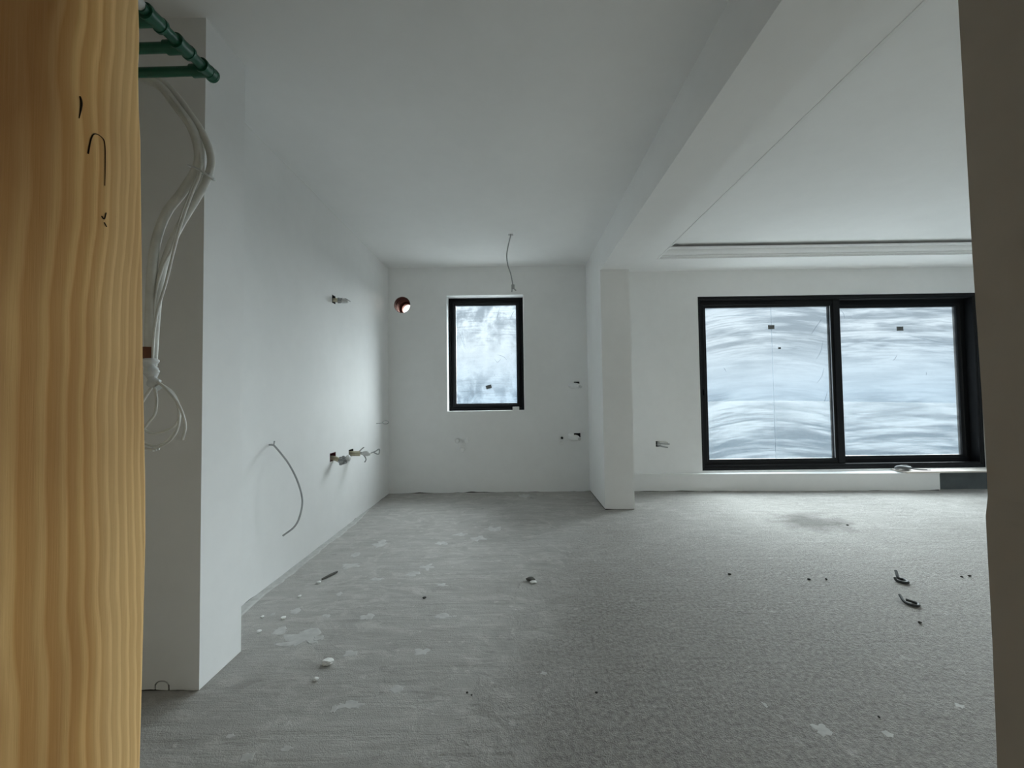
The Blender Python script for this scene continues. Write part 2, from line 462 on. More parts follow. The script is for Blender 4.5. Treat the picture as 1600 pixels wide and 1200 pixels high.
# left wall, its projecting pier and the niche before it
def yprism(name, x0, x1, y0, y1, h, m, foot, face, label):
    """wall block along Y whose foot on the +X side is ragged"""
    o = [(x1, s, z) for s, z in foot] + [(x1, y1, h), (x1, y0, h)]
    bm = bmesh.new(); prism(bm, o, (x0 - x1, 0, 0))
    return struct(link(name, bm, m), label, 'wall')
wall_left = yprism('wall_left', -1.80, XL, 1.80, 5.0, 2.80, 'wall', jag(1.80, 5.0, 0.03, 0.013, 5.5, 0.15), 1, 'white plastered left kitchen wall with socket holes')
cut(wall_left, [cbox(-1.54, -1.40, 3.300, 3.362, 1.895, 1.962), cbox(-1.54, -1.40, 3.262, 3.368, 0.608, 0.675), cbox(-1.54, -1.40, 3.632, 3.735, 0.590, 0.655)])
bm = bmesh.new()
o = [(s, 1.59, z) for s, z in jag(-1.80, -1.2206, 0.02, 0.011, 14.2, 0.40)]
o += [(-1.2206, 1.59, 2.80), (-1.80, 1.59, 2.80)]
prism(bm, o, (0, 0.239, 0))
pier = struct(link('wall_pier', bm, 'wall'), 'white plastered pier projecting from the left wall', 'wall')
# arched cable slot at the pier's foot
a_o = [(-1.392, 0.0), (-1.392, 0.028), (-1.384, 0.038), (-1.372, 0.043), (-1.354, 0.043), (-1.342, 0.037), (-1.335, 0.026), (-1.334, 0.0)]
a_i = [(-1.340, 0.0), (-1.341, 0.025), (-1.346, 0.033), (-1.356, 0.0385), (-1.371, 0.0385), (-1.381, 0.034), (-1.387, 0.026), (-1.387, 0.0)]
bm = bmesh.new(); prism(bm, [(x, 1.57, z - 0.004) for x, z in a_o + a_i], (0, 0.06, 0)); arch = link('cutter', bm, 'wall')
cut(pier, [arch])
struct(mbox('wall_niche', -1.98, -1.75, 0.20, 1.60, -0.02, 2.80, 'hall_wall'), 'side wall of the installation niche', 'wall')

# column and beam between kitchen and living room
bm = bmesh.new()
o = [(s, 3.997, z) for s, z in jag(0.8636, 1.1512, 0.015, 0.014, 31.0, 0.45)] + [(1.1512, 3.997, 2.3487), (0.8636, 3.997, 2.3487)]
prism(bm, o, (0, YB - 3.997, 0))
column = struct(link('wall_column', bm, 'wall'), 'white plastered column between kitchen and living room', 'column')
struct(mbox('ceiling_beam', 0.8636, 1.1512, 0.50, YB, 2.3487, 2.90, 'ceiling'), 'white ceiling beam running from column to camera', 'beam')

# kitchen ceiling (also above the passage)
bm = bmesh.new(); box(bm, -2.2, 0.90, -2.4, 5.0, H, 2.95)
ceil_k = struct(link('ceiling_kitchen', bm, 'ceiling'), 'flat white kitchen ceiling', 'ceiling')
cut(ceil_k, [cbox(-0.035, 0.010, 3.82, 3.865, 2.60, 2.72)])
struct(mbox('ceiling_passage', 0.90, 6.6, -2.4, 0.60, H, 2.95, 'ceiling'), 'flat ceiling of the passage', 'ceiling')

# living room ceiling: tray with a lowered border and a cove cornice
X0, X1, Y0, Y1 = 1.545, 5.75, 1.05, 4.345      # tray opening
ZS, ZT = 2.562, 2.685
bm = bmesh.new()
for a in ((1.10, X0, 0.5, YB + .02), (X1, 6.3, 0.5, YB + .02), (X0, X1, Y1, YB + .02), (X0, X1, 0.5, Y0)):
    box(bm, a[0], a[1], a[2], a[3], ZS, ZS + 0.02)
struct(link('ceiling_border', bm, 'ceiling'), 'lowered white border of the living room ceiling', 'ceiling')
# upper ceiling stops above the cornice lip; the cove behind it is a deep slot
bm = bmesh.new(); box(bm, X0 - .25, X1 + .25, Y0 - .25, Y1 + .25, ZT, 2.95)
struct(link('ceiling_living', bm, 'ceiling'), 'raised white tray ceiling of the living room', 'ceiling')
bm = bmesh.new()
for a in ((1.10, X0 - .10, 0.5, 4.9), (X1 + .10, 6.3, 0.5, 4.9), (X0, X1, Y1 + .10, 4.9), (X0, X1, 0.5, Y0 - .10)):
    box(bm, a[0], a[1], a[2], a[3], ZS + 0.015, ZT + .02)
struct(link('ceiling_cove_back', bm, 'outer'), 'back of the light cove above the cornice', 'ceiling')
# cornice profile: (projection into the tray, height)
prof = [(0.0, ZS - 0.004), (0.018, ZS - 0.004), (0.018, ZS + 0.014), (0.034, ZS + 0.020), (0.034, ZS + 0.032), (0.052, ZS + 0.038), (0.070, ZS + 0.050),
        (0.082, ZS + 0.066), (0.082, ZS + 0.074), (0.100, ZS + 0.078), (0.112, ZS + 0.092), (0.100, ZS + 0.096), (0.02, ZS + 0.03), (0.0, ZS + 0.03)]
corners = [(X0, Y0, 1, 1), (X1, Y0, -1, 1), (X1, Y1, -1, -1), (X0, Y1, 1, -1)]
bm = bmesh.new(); rings = []
for (cx, cy, sx, sy) in corners:
    rings.append([bm.verts.new((cx + sx * d, cy + sy * d, z)) for d, z in prof])
n = len(prof)
for i in range(4):
    a, b = rings[i], rings[(i + 1) % 4]
    for j in range(n): bm.faces.new((a[j], b[j], b[(j + 1) % n], a[(j + 1) % n]))
struct(link('trim_3', bm, 'cornice'), 'white stepped cove cornice around the living room ceiling', 'cornice')

# passage walls beside and behind the camera, living room side walls
wall_right = struct(mbox('wall_right', 6.2, 6.5, 0.3, 5.0, -0.02, 2.9, 'wall'), 'white right wall of the living room', 'wall')
cut(wall_right, [cbox(6.0, 6.7, 0.95, 4.35, 0.05, 2.35)])
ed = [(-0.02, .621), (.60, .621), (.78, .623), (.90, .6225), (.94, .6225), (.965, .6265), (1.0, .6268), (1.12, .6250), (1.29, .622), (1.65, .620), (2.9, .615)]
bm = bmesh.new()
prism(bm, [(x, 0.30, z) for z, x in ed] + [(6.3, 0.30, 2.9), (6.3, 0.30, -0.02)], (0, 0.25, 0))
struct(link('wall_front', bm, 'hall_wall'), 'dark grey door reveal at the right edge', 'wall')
struct(mbox('wall_partition', -1.98, -0.512, 0.22, 0.50, -0.02, 2.8, 'hall_wall'), 'partition wall behind the pine lining', 'wall')
struct(mbox('wall_hall_left', -1.50, -1.30, -2.4, 0.25, -0.02, 2.8, 'hall_wall'), 'left wall of the hall', 'wall')
struct(mbox('wall_hall_right', 1.60, 1.80, -2.4, 0.35, -0.02, 2.8, 'hall_wall'), 'right wall of the hall', 'wall')
struct(mbox('wall_hall_back', -1.5, 1.8, -2.4, -2.2, -0.02, 2.8, 'hall_wall'), 'end wall of the hall', 'wall')

# outside
struct(mbox('ground', -150, 150, -60, 240, -3.3, -3.0, 'terrace'), 'pale ground outside the windows', 'ground')

struct(mbox('reflector_slab', -2.2, 6.6, 5.10, 7.6, -0.27, -0.12, 'reflector'), 'pale concrete balcony added unseen outside the windows', 'reflector')  # unseen slab added to bounce sunlight up onto the ceilings

# dark strips paint the shade in gaps where plaster stops short of the floor
def joint(parent, x0, x1, y0, y1): link('joint_shade_strip', (lambda b: (box(b, x0, x1, y0, y1, 0.0, 0.022), b)[1])(bmesh.new()), 'joint', parent)
joint(wall_back, -1.47, 0.80, YB + 0.003, YB + 0.02)
joint(wall_left, XL - 0.02, XL - 0.003, 1.83, 4.78)
joint(pier, -1.75, -1.225, 1.593, 1.61)
joint(pier, -1.24, -1.2236, 1.60, 1.82)
joint(column, 0.868, 1.147, 4.000, 4.02)
joint(column, 0.8666, 0.885, 4.01, 4.78)
bm = bmesh.new(); prism(bm, [(1.16, skew(1.16) + .003, 0), (4.72, skew(4.72) + .003, 0), (4.72, skew(4.72) + .02, 0), (1.16, skew(1.16) + .02, 0)], (0, 0, 0.022)); link('joint_shade_strip', bm, 'joint', plinth)
struct(mbox('trim_4', 4.736, 5.60, 4.665, 4.70, 0.0, 0.190, 'recess_shade'), 'dark grey strip painting the shade under the sill board', 'strip')  # shade of the recess put into a dark strip colour

# ------------------------------------------------------------------ windows
def frame_mesh(name, x0, x1, z0, z1, y0, y1, w, parent, m='black_frame', step=0.0):
    """four mitred profiles round an opening"""
    bm = bmesh.new()
    prof = [(0, y1), (0, y0), (w * .62, y0), (w * .70, y0 + step), (w, y0 + step + .004), (w, y1)]
    cs = [(x0, z0, 1, 1), (x1, z0, -1, 1), (x1, z1, -1, -1), (x0, z1, 1, -1)]
    R = [[bm.verts.new((cx + sx * d, y, cz + sz * d)) for d, y in prof] for cx, cz, sx, sz in cs]
    k = len(prof)
    for i in range(4):
        a, b = R[i], R[(i + 1) % 4]
        for j in range(k): bm.faces.new((a[j], b[j], b[(j + 1) % k], a[(j + 1) % k]))
    return link(name, bm, m, parent)

# kitchen window
w1 = bpy.data.objects.new('window_1', None); COL.objects.link(w1); w1.location = (-0.333, 4.93, 0.948)
struct(w1, 'small black framed kitchen window with smeared film', 'window')
frame_mesh('frame', -0.785, 0.118, 0.948, 2.313, 4.930, 5.00, 0.045, w1, step=0.008)
sash = frame_mesh('sash', -0.742, 0.075, 0.991, 2.270, 4.925, 4.99, 0.042, w1, step=0.010)
g = mbox('glass_pane', -0.705, 0.038, 4.955, 4.961, 1.028, 2.233, 'glass_k', w1)
bm = bmesh.new(); box(bm, -0.034, 0.034, -0.001, 0.001, -0.022, 0.022)
bmesh.ops.transform(bm, matrix=Matrix.Translation((-0.309, 4.953, 1.232)) @ Matrix.Rotation(math.radians(-14), 4, 'Y'), verts=bm.verts)
tag(link('sticker', bm, 'sticker', g), 'grey tilted sticker')
# swept folds of the film on the pane
FOLDK = [[(-0.63, 1.95), (-0.61, 1.80), (-0.585, 1.69)], [(-0.66, 1.90), (-0.62, 1.78), (-0.60, 1.70)], [(-0.24, 1.58), (-0.20, 1.53), (-0.15, 1.58)], [(-0.20, 1.62), (-0.13, 1.60), (-0.08, 1.55)],
         [(-0.04, 2.05), (-0.01, 2.12), (0.02, 2.16)], [(-0.16, 2.20), (-0.19, 2.10), (-0.20, 2.03)]]
for f in FOLDK:
    tube('film_fold', [(x, 4.953, z) for x, z in f], lambda s: 0.0006 + 0.0022 * math.sin(math.pi * s), 'film_edge', w1, 6, True, 5)

# sliding window
w2 = bpy.data.objects.new('window_2', None); COL.objects.link(w2); w2.location = (3.82, 4.83, 0.215)
struct(w2, 'wide black sliding window of two panes with smeared film', 'window')
frame_mesh('frame', 2.173, 5.470, 0.215, 2.260, 4.810, 5.00, 0.048, w2, step=0.006)
s1 = frame_mesh('sash', 2.215, 3.845, 0.258, 2.217, 4.850, 4.905, 0.078, w2, step=0.006)
s2 = frame_mesh('sash', 3.825, 5.430, 0.258, 2.217, 4.915, 4.970, 0.090, w2, step=0.006)
mbox('mullion', 3.800, 3.880, 4.842, 4.912, 0.26, 2.215, 'black_frame', w2, 0.004)
mbox('rail', 2.22, 5.425, 4.818, 4.848, 0.262, 0.276, 'black_frame', w2)
mbox('seal', 3.766, 3.772, 4.852, 4.858, 0.34, 2.14, 'steel', s1)
gl1 = mbox('glass_pane', 2.288, 3.770, 4.876, 4.882, 0.331, 2.144, 'glass_l', s1)
gl2 = mbox('glass_pane', 3.910, 5.345, 4.940, 4.946, 0.343, 2.132, 'glass_r', s2)
def flat_sticker(x, z, w, h, y, parent, label):
    tag(mbox('sticker', x - w / 2, x + w / 2, y - .0025, y - .0005, z - h / 2, z + h / 2, 'sticker', parent), label)
# glass panes are already one level down from the window, so their stickers hang on the sash
flat_sticker(3.082, 1.898, 0.075, 0.048, 4.876, s1, 'grey rectangular sticker')
flat_sticker(3.172, 1.646, 0.032, 0.022, 4.876, s1, 'tiny grey sticker')
flat_sticker(4.672, 1.867, 0.080, 0.050, 4.940, s2, 'grey rectangular sticker')
# butt joint of the film and lifted folds
mbox('film_joint', 3.082, 3.087, 4.8738, 4.8756, 0.335, 2.14, 'film_edge', s1)
FOLDL = [[(3.55, 1.80), (3.62, 1.90), (3.69, 1.99)], [(3.60, 1.50), (3.66, 1.60), (3.69, 1.72)], [(3.60, 1.22), (3.66, 1.30), (3.69, 1.40)], [(3.67, 0.98), (3.70, 1.05), (3.72, 1.12)],
         [(2.50, 1.42), (2.515, 1.40), (2.53, 1.37)], [(2.36, 2.03), (2.75, 2.045), (3.10, 2.03)]]
for f in FOLDL:
    tube('film_fold', [(x, 4.8735, z) for x, z in f], lambda s: 0.0007 + 0.0028 * math.sin(math.pi * s), 'film_edge', s1, 6, True, 6)
FOLDR = [[(4.75, 1.79), (5.0, 1.73), (5.20, 1.68)], [(4.62, 1.55), (4.60, 1.51), (4.57, 1.48)], [(3.97, 2.10), (4.0, 2.06), (4.01, 2.0)], [(4.96, 1.34), (4.965, 1.32), (4.96, 1.30)]]
for f in FOLDR:
    tube('film_fold', [(x, 4.9375, z) for x, z in f], lambda s: 0.0007 + 0.0026 * math.sin(math.pi * s), 'film_edge', s2, 6, True, 6)
bm = bmesh.new(); box(bm, 2.225, 2.250, 4.835, 4.852, 1.05, 1.20, 0.004); box(bm, 2.230, 2.243, 4.815, 4.838, 1.09, 1.16, 0.003)
tag(link('latch', bm, 'black_frame', s1), 'slim black latch')

# unseen terrace door added in the living room's right wall for more light
w3 = bpy.data.objects.new('window_added', None); COL.objects.link(w3); w3.location = (6.3, 2.65, 0.05)
struct(w3, 'unseen black sliding door added for extra light in the right living room wall', 'window')
RX = Matrix.Translation((6.25, 0, 0)) @ Matrix.Rotation(-math.pi / 2, 4, 'Z')      # local x -> -Y, local y -> +X
def turned(o):
    o.data.transform(RX); return o
turned(frame_mesh('frame', -4.35, -0.95, 0.05, 2.35, 0.0, 0.14, 0.048, w3, step=0.006))
s3 = turned(frame_mesh('sash', -4.31, -2.62, 0.09, 2.31, 0.03, 0.08, 0.08, w3, step=0.006))
s4 = turned(frame_mesh('sash', -2.68, -0.99, 0.09, 2.31, 0.085, 0.135, 0.08, w3, step=0.006))
turned(mbox('glass_pane', -4.24, -2.69, 0.052, 0.058, 0.16, 2.24, 'glass_r', s3))
turned(mbox('glass_pane', -2.61, -1.06, 0.107, 0.113, 0.16, 2.24, 'glass_r', s4))

# ------------------------------------------------------------------ pine lining at the left
bm = bmesh.new()
zs = [-0.0, 0.30, 0.50, 0.62, 0.70, 0.78, 0.86, 0.93, 1.0, 1.05, 1.15, 1.28, 1.36, 1.44, 1.47, 1.50, 1.53, 1.56, 1.60, 1.64, 1.72, 1.9, 2.2, 2.65]
ey = [0.519, 0.520, 0.5195, 0.5205, 0.5215, 0.5225, 0.5235, 0.5242, 0.5228, 0.5210, 0.5170, 0.5135, 0.5110, 0.5088, 0.5062, 0.5050, 0.5040, 0.5052, 0.5036, 0.5010, 0.5005, 0.502, 0.503, 0.503]
fine_z = [i * 2.65 / 140 for i in range(141)]
def lerp(z):
    for i in range(len(zs) - 1):
        if zs[i] <= z <= zs[i + 1]:
            return ey[i] + (ey[i + 1] - ey[i]) * (z - zs[i]) / (zs[i + 1] - zs[i])
    return ey[-1]
grid = []
for z in fine_z:
    e = lerp(z)
    row = []
    for dx, y in ((-0.512, 0.20), (-0.470, 0.20), (-0.4690, 0.34), (-0.4695, 0.44), (-0.470, e - 0.006), (-0.4715, e - 0.002), (-0.4745, e), (-0.512, e)):
        row.append(bm.verts.new((dx, y, z)))
    grid.append(row)
k = len(grid[0])
for i in range(len(grid) - 1):
    for j in range(k): bm.faces.new((grid[i][j], grid[i][(j + 1) % k], grid[i + 1][(j + 1) % k], grid[i + 1][j]))
bm.faces.new(grid[0][::-1]); bm.faces.new(grid[-1])
board = tag(link('door_lining', bm, 'wood', None, True), 'raw pine door lining board standing upright at the left edge', 'door lining')
bpy.context.view_layer.objects.active = board
def mark(pts, r, label):
    tag(tube('wood_crack', [(-0.4692, y, z) for y, z in pts], r, 'knot', board, 6, True, 6), label)
mark([(0.4325, 1.440), (0.434, 1.432), (0.432, 1.415)], lambda s: 0.0003 + 0.0008 * math.sin(math.pi * (0.2 + s * .8)), 'dark splinter mark')
mark([(0.442, 1.382), (0.445, 1.401), (0.449, 1.409), (0.456, 1.410), (0.460, 1.405), (0.461, 1.382), (0.461, 1.356)], lambda s: 0.0007 * (1 - s * .6), 'thin arched crack')
mark([(0.458, 1.319), (0.461, 1.317), (0.463, 1.325)], 0.0006, 'small dark nick')
mark([(0.461, 1.313), (0.464, 1.309)], 0.0005, 'small dark nick')

# ------------------------------------------------------------------ green pipe manifold
pm = thing('pipe_manifold', 'green plastic water pipes with three branches under the ceiling', 'pipes', (-0.762, 0.93, 1.93))
tube('main_pipe', [(-0.762, 0.815, 1.924), (-0.762, 1.000, 1.938)], 0.0115, 'green', pm, 18, False)
for y, z in ((0.845, 1.926), (0.922, 1.932), (0.998, 1.938)):
    bm = bmesh.new()
    sweep(bm, [(-0.762, y - 0.020, z - .0015), (-0.762, y + 0.020, z + .0015)], 0.0155, 18, False)
    sweep(bm, [(-0.762, y, z), (-0.800, y, z - 0.001)], 0.0150, 18, False)
    sweep(bm, [(-0.762, y - 0.021, z - .0015), (-0.762, y - 0.015, z - .001)], 0.0172, 18, False)
    sweep(bm, [(-0.762, y + 0.015, z + .001), (-0.762, y + 0.021, z + .0015)], 0.0172, 18, False)
    link('tee_fitting', bm, 'green', pm, True)
    tube('branch_pipe', [(-0.795, y, z - 0.001), (-1.752, y, z - 0.012)], 0.0112, 'green', pm, 16, False)
bm = bmesh.new(); sweep(bm, [(-0.762, 1.000, 1.938), (-0.762, 1.012, 1.939), (-0.762, 1.020, 1.9395), (-0.762, 1.024, 1.9397)], lambda s: 0.0165 * (1 if s < .5 else max(.25, math.sqrt(max(0, 1 - ((s - .5) * 2) ** 2)))), 18, True, 4)
tag(link('end_cap', bm, 'green', pm, True), 'rounded green end cap')
tag(tube('supply_pipe', [(-0.762, 0.825, 1.925), (-0.765, 0.70, 1.95), (-0.78, 0.58, 2.03), (-0.80, 0.505, 2.12)], 0.0105, 'white_pipe', pm, 16), 'white supply pipe')

# ------------------------------------------------------------------ hanging cable bundle
cb = thing('cable_bundle', 'thick white cables tied together, hanging before the pier', 'cables', (-1.0, 1.2, 1.0))
up = [(-1.42, 1.30, 2.66), (-1.38, 1.28, 2.40), (-1.24, 1.22, 2.16)]
t1 = up + [(-1.114, 1.2, 2.088), (-1.059, 1.2, 2.060), (-1.010, 1.2, 1.999), (-0.961, 1.2, 1.929), (-0.940, 1.2, 1.860), (-0.944, 1.2, 1.807), (-0.987, 1.2, 1.734), (-1.031, 1.2, 1.676), (-1.061, 1.2, 1.599), (-1.075, 1.2, 1.502), (-1.079, 1.2, 1.387), (-1.081, 1.2, 1.21)]
tube('conduit', t1, 0.0125, 'white_cable', cb, 12)
t2 = [(x + .02, y + .02, z) for x, y, z in up] + [(-1.085, 1.215, 2.094), (-1.030, 1.215, 2.050), (-0.981, 1.215, 1.985), (-0.935, 1.215, 1.913), (-0.913, 1.215, 1.840), (-0.924, 1.212, 1.776), (-0.960, 1.215, 1.714), (-1.006, 1.22, 1.646), (-1.038, 1.22, 1.579), (-1.059, 1.215, 1.493), (-1.068, 1.21, 1.387), (-1.073, 1.205, 1.21)]
tube('conduit', t2, 0.0105, 'white_cable', cb, 12)
t3 = [(-1.02, 1.19, 2.022), (-0.972, 1.19, 1.955), (-0.936, 1.195, 1.870), (-0.926, 1.19, 1.790), (-0.945, 1.185, 1.724), (-0.976, 1.185, 1.636), (-1.001, 1.19, 1.559), (-1.028, 1.195, 1.463), (-1.054, 1.195, 1.368), (-1.064, 1.195, 1.282), (-1.068, 1.198, 1.19)]
tube('thin_cable', t3, 0.0036, 'white_cable', cb, 8)
tube('thin_cable', [(x - .012, y + .006, z + .004) for x, y, z in t3[2:7]] + [(-1.045, 1.20, 1.50), (-1.066, 1.2, 1.40), (-1.069, 1.2, 1.2)], 0.003, 'white_cable', cb, 8)
# cable tie and its tail
bm = bmesh.new()
ring = [Vector((-0.934, 1.205, 1.795)) + Vector((math.cos(a) * 0.034, math.sin(a) * 0.028, -math.cos(a) * 0.018)) for a in [2 * math.pi * i / 20 for i in range(21)]]
sweep(bm, ring, 0.003, 8, False); sweep(bm, [(-0.905, 1.19, 1.785), (-0.893, 1.185, 1.778)], 0.003, 6, False)
link('cable_tie', bm, 'tape', cb, True)
tag(tube('brown_sleeve', [(-1.080, 1.198, 1.268), (-1.081, 1.199, 1.228)], 0.0135, 'copper', cb, 14, False), 'brown sleeve')
bm = bmesh.new()
sweep(bm, [(-1.078, 1.2, 1.232), (-1.076, 1.199, 1.215), (-1.073, 1.2, 1.195), (-1.070, 1.2, 1.175), (-1.062, 1.2, 1.158), (-1.050, 1.2, 1.148)], lambda s: 0.019 + 0.004 * math.sin(s * 19) - 0.007 * s, 12, True, 6)
for v in bm.verts: v.co += Vector((noise.noise(v.co * 90), noise.noise(v.co * 90 + Vector((5, 0, 0))), 0)) * 0.004
tag(link('tape_wrap', bm, 'tape', cb, True), 'crumpled clear tape')
coils = [[(-1.074, 1.2, 1.178), (-1.024, 1.19, 1.147), (-0.983, 1.185, 1.104), (-0.964, 1.185, 1.063), (-0.962, 1.19, 1.029), (-0.974, 1.195, 0.993)],
         [(-1.070, 1.2, 1.168), (-1.024, 1.2, 1.143), (-0.995, 1.2, 1.101), (-0.988, 1.2, 1.054), (-0.999, 1.2, 1.012), (-1.029, 1.2, 0.981), (-1.074, 1.2, 0.966), (-1.12, 1.21, 0.99), (-1.13, 1.21, 1.06), (-1.08, 1.21, 1.15)],
         [(-1.066, 1.21, 1.166), (-1.024, 1.215, 1.135), (-1.002, 1.215, 1.091), (-1.002, 1.215, 1.044), (-1.022, 1.215, 1.003), (-1.074, 1.215, 0.974), (-1.14, 1.22, 1.01), (-1.13, 1.22, 1.09), (-1.08, 1.21, 1.15)],
         [(-1.062, 1.195, 1.162), (-1.048, 1.19, 1.117), (-1.051, 1.19, 1.073), (-1.066, 1.19, 1.051), (-1.083, 1.19, 1.030), (-1.12, 1.2, 1.015)],
         [(-0.987, 1.205, 1.082), (-0.998, 1.208, 1.048), (-1.022, 1.208, 1.026), (-1.075, 1.208, 1.012), (-1.12, 1.21, 1.04)]]
for c in coils: tube('coiled_cable', c, 0.0036, 'white_cable', cb, 8)
bm = bmesh.new()
for i, x in enumerate((-1.063, -1.055, -1.047)): sweep(bm, [(x, 1.199, 0.972), (x + .001, 1.197, 0.960 + .002 * i)], 0.003, 6, False)
tag(link('tape_end', bm, 'tape', cb, True), 'ragged tape end')

# ------------------------------------------------------------------ wall outlets
def liner(name, x0, x1, y0, y1, z0, z1, open_axis, m, parent):
    """thin open box let into the wall"""
    bm = bmesh.new(); t = 0.003
    if open_axis == '+x':
        box(bm, x0, x0 + t, y0, y1, z0, z1); box(bm, x0, x1, y0, y0 + t, z0, z1); box(bm, x0, x1, y1 - t, y1, z0, z1)
        box(bm, x0, x1, y0, y1, z0, z0 + t); box(bm, x0, x1, y0, y1, z1 - t, z1)
    else:
        box(bm, x0, x1, y1 - t, y1, z0, z1); box(bm, x0, x0 + t, y0, y1, z0, z1); box(bm, x1 - t, x1, y0, y1, z0, z1)
        box(bm, x0, x1, y0, y1, z0, z0 + t); box(bm, x0, x1, y0, y1, z1 - t, z1)
    return link(name, bm, m, parent)

# upper outlet on the left wall
o1 = thing('wall_outlet', 'open square socket hole high on the left wall with taped wires', 'socket', (XL, 3.33, 1.93))
liner('back_box', -1.538, XL + .001, 3.301, 3.361, 1.896, 1.961, '+x', 'blackbox', o1)
tube('cable', [(-1.53, 3.33, 1.93), (-1.47, 3.335, 1.925), (-1.425, 3.34, 1.918)], 0.017, 'beige', o1, 12)
tube('tape_wrap', [(-1.445, 3.338, 1.922), (-1.425, 3.342, 1.922), (-1.405, 3.345, 1.924)], lambda s: 0.024 - 0.006 * s, 'paper', o1, 12)
tube('wrap_end', [(-1.41, 3.345, 1.922), (-1.385, 3.348, 1.917), (-1.365, 3.35, 1.913)], lambda s: 0.023 - 0.012 * s, 'tape', o1, 12)
tube('wire', [(-1.405, 3.345, 1.940), (-1.380, 3.35, 1.936), (-1.350, 3.36, 1.915)], 0.0026, 'grey_cable', o1, 6)
# lower pair
o2 = thing('wall_outlet', 'open socket hole with dark red box and paper-wrapped wires, low on the left wall', 'socket', (XL, 3.31, 0.64))
liner('back_box', -1.538, XL + .001, 3.263, 3.367, 0.609, 0.674, '+x', 'redbox', o2)
for dz in (-.012, .006): tube('cable', [(-1.53, 3.32, 0.635 + dz), (-1.47, 3.33, 0.63 + dz), (-1.42, 3.335, 0.605 + dz)], 0.010, 'beige', o2, 10)
bm = bmesh.new(); sweep(bm, [(-1.435, 3.335, 0.622), (-1.405, 3.34, 0.605), (-1.375, 3.34, 0.60)], lambda s: 0.020 + 0.022 * math.sin(math.pi * s), 9, True, 4, 0.6)
for v in bm.verts: v.co += Vector((noise.noise(v.co * 60), noise.noise(v.co * 60 + Vector((9, 0, 0))), noise.noise(v.co * 60 + Vector((0, 9, 0))))) * 0.016
tag(link('paper_wrap', bm, 'paper', o2), 'grey printed paper wrap')
tube('wrap_end', [(-1.385, 3.35, 0.618), (-1.365, 3.355, 0.625), (-1.350, 3.36, 0.628)], lambda s: 0.013 + 0.014 * math.sin(math.pi * s), 'tape', o2, 10)
o3 = thing('wall_outlet', 'open socket hole with beige cables and curled wire ends, nearest the kitchen corner', 'socket', (XL, 3.68, 0.62))
liner('back_box', -1.538, XL + .001, 3.633, 3.734, 0.591, 0.654, '+x', 'blackbox', o3)
for dz in (-.014, .004): tube('cable', [(-1.53, 3.68, 0.622 + dz), (-1.46, 3.69, 0.620 + dz), (-1.40, 3.70, 0.618 + dz)], 0.013, 'beige', o3, 10)
bm = bmesh.new()
for pts in ([(-1.41, 3.70, .63), (-1.385, 3.70, .655), (-1.37, 3.71, .668)], [(-1.41, 3.70, .615), (-1.37, 3.70, .60), (-1.352, 3.71, .560), (-1.36, 3.70, .535)], [(-1.40, 3.70, .625), (-1.34, 3.72, .61), (-1.28, 3.74, .625), (-1.245, 3.75, .645), (-1.25, 3.75, .60), (-1.29, 3.74, .615)]):
    sweep(bm, pts, 0.0055, 8)
link('wire', bm, 'grey_cable', o3, True)
tube('wrap_end', [(-1.385, 3.70, .618), (-1.345, 3.71, .612), (-1.315, 3.72, .606)], lambda s: 0.012 + 0.012 * math.sin(math.pi * s), 'tape', o3, 10)
# thin wire with a loop
o4 = thing('wire_loop', 'thin wire ending in a small loop at the kitchen corner', 'wire', (XL, 4.36, 0.84))
tube('wire', [(-1.49, 4.36, 0.842), (-1.44, 4.36, 0.845), (-1.405, 4.36, 0.850)], 0.003, 'grey_cable', o4, 6)
tube('loop', [Vector((-1.378 + math.cos(a) * 0.033, 4.36, 0.853 + math.sin(a) * 0.016)) for a in [math.pi + 2 * math.pi * i / 18 for i in range(19)]], 0.0038, 'grey_cable', o4, 6, False)
# long cable drooping from the left wall
o5 = thing('wall_cable', 'grey cable drooping in a long curve from the left wall', 'cable', (XL, 2.46, 0.82))
tube('cable', [(-1.50, 2.46, 0.836), (-1.455, 2.45, 0.838), (-1.438, 2.45, 0.827), (-1.399, 2.45, 0.781), (-1.353, 2.45, 0.719), (-1.303, 2.45, 0.620), (-1.275, 2.45, 0.513), (-1.287, 2.45, 0.419), (-1.321, 2.45, 0.351), (-1.389, 2.45, 0.299)], 0.0056, 'grey_cable', o5, 10)
tube('cable_tip', [(-1.445, 2.448, 0.838), (-1.440, 2.446, 0.862)], 0.004, 'grey_cable', o5, 8, False)
# filler-covered outlets on the back wall
def bulge(name, cx, cz, rx, rz, depth, m, parent, seed):
    bm = bmesh.new()
    bmesh.ops.create_uvsphere(bm, u_segments=20, v_segments=12, radius=1.0)
    for v in bm.verts:
        p = v.co.copy(); k = 1 + 0.16 * noise.noise(p * 1.7 + Vector((seed, 0, 0)))
        v.co = Vector((cx + p.x * rx * k, YB + 0.005 + p.y * depth, cz + p.z * rz * k - 0.10 * p.x * rz))
    return link(name, bm, m, parent, True)
o6 = thing('covered_outlet', 'upper socket by the column, smeared over with white filler', 'socket', (0.725, YB, 1.23))
liner('back_box', 0.701, 0.764, YB - .001, 4.838, 1.226, 1.274, '-y', 'blackbox', o6)
bulge('filler', 0.712, 1.226, 0.086, 0.036, 0.045, 'putty', o6, 1.0)
tube('cable_end', [(0.755, 4.80, 1.225), (0.766, 4.75, 1.217), (0.770, 4.73, 1.212)], 0.016, 'tape', o6, 10)
o7 = thing('covered_outlet', 'lower socket by the column with rough filler and dark slot', 'socket', (0.71, YB, 0.64))
liner('back_box', 0.691, 0.764, YB - .001, 4.838, 0.626, 0.674, '-y', 'blackbox', o7)
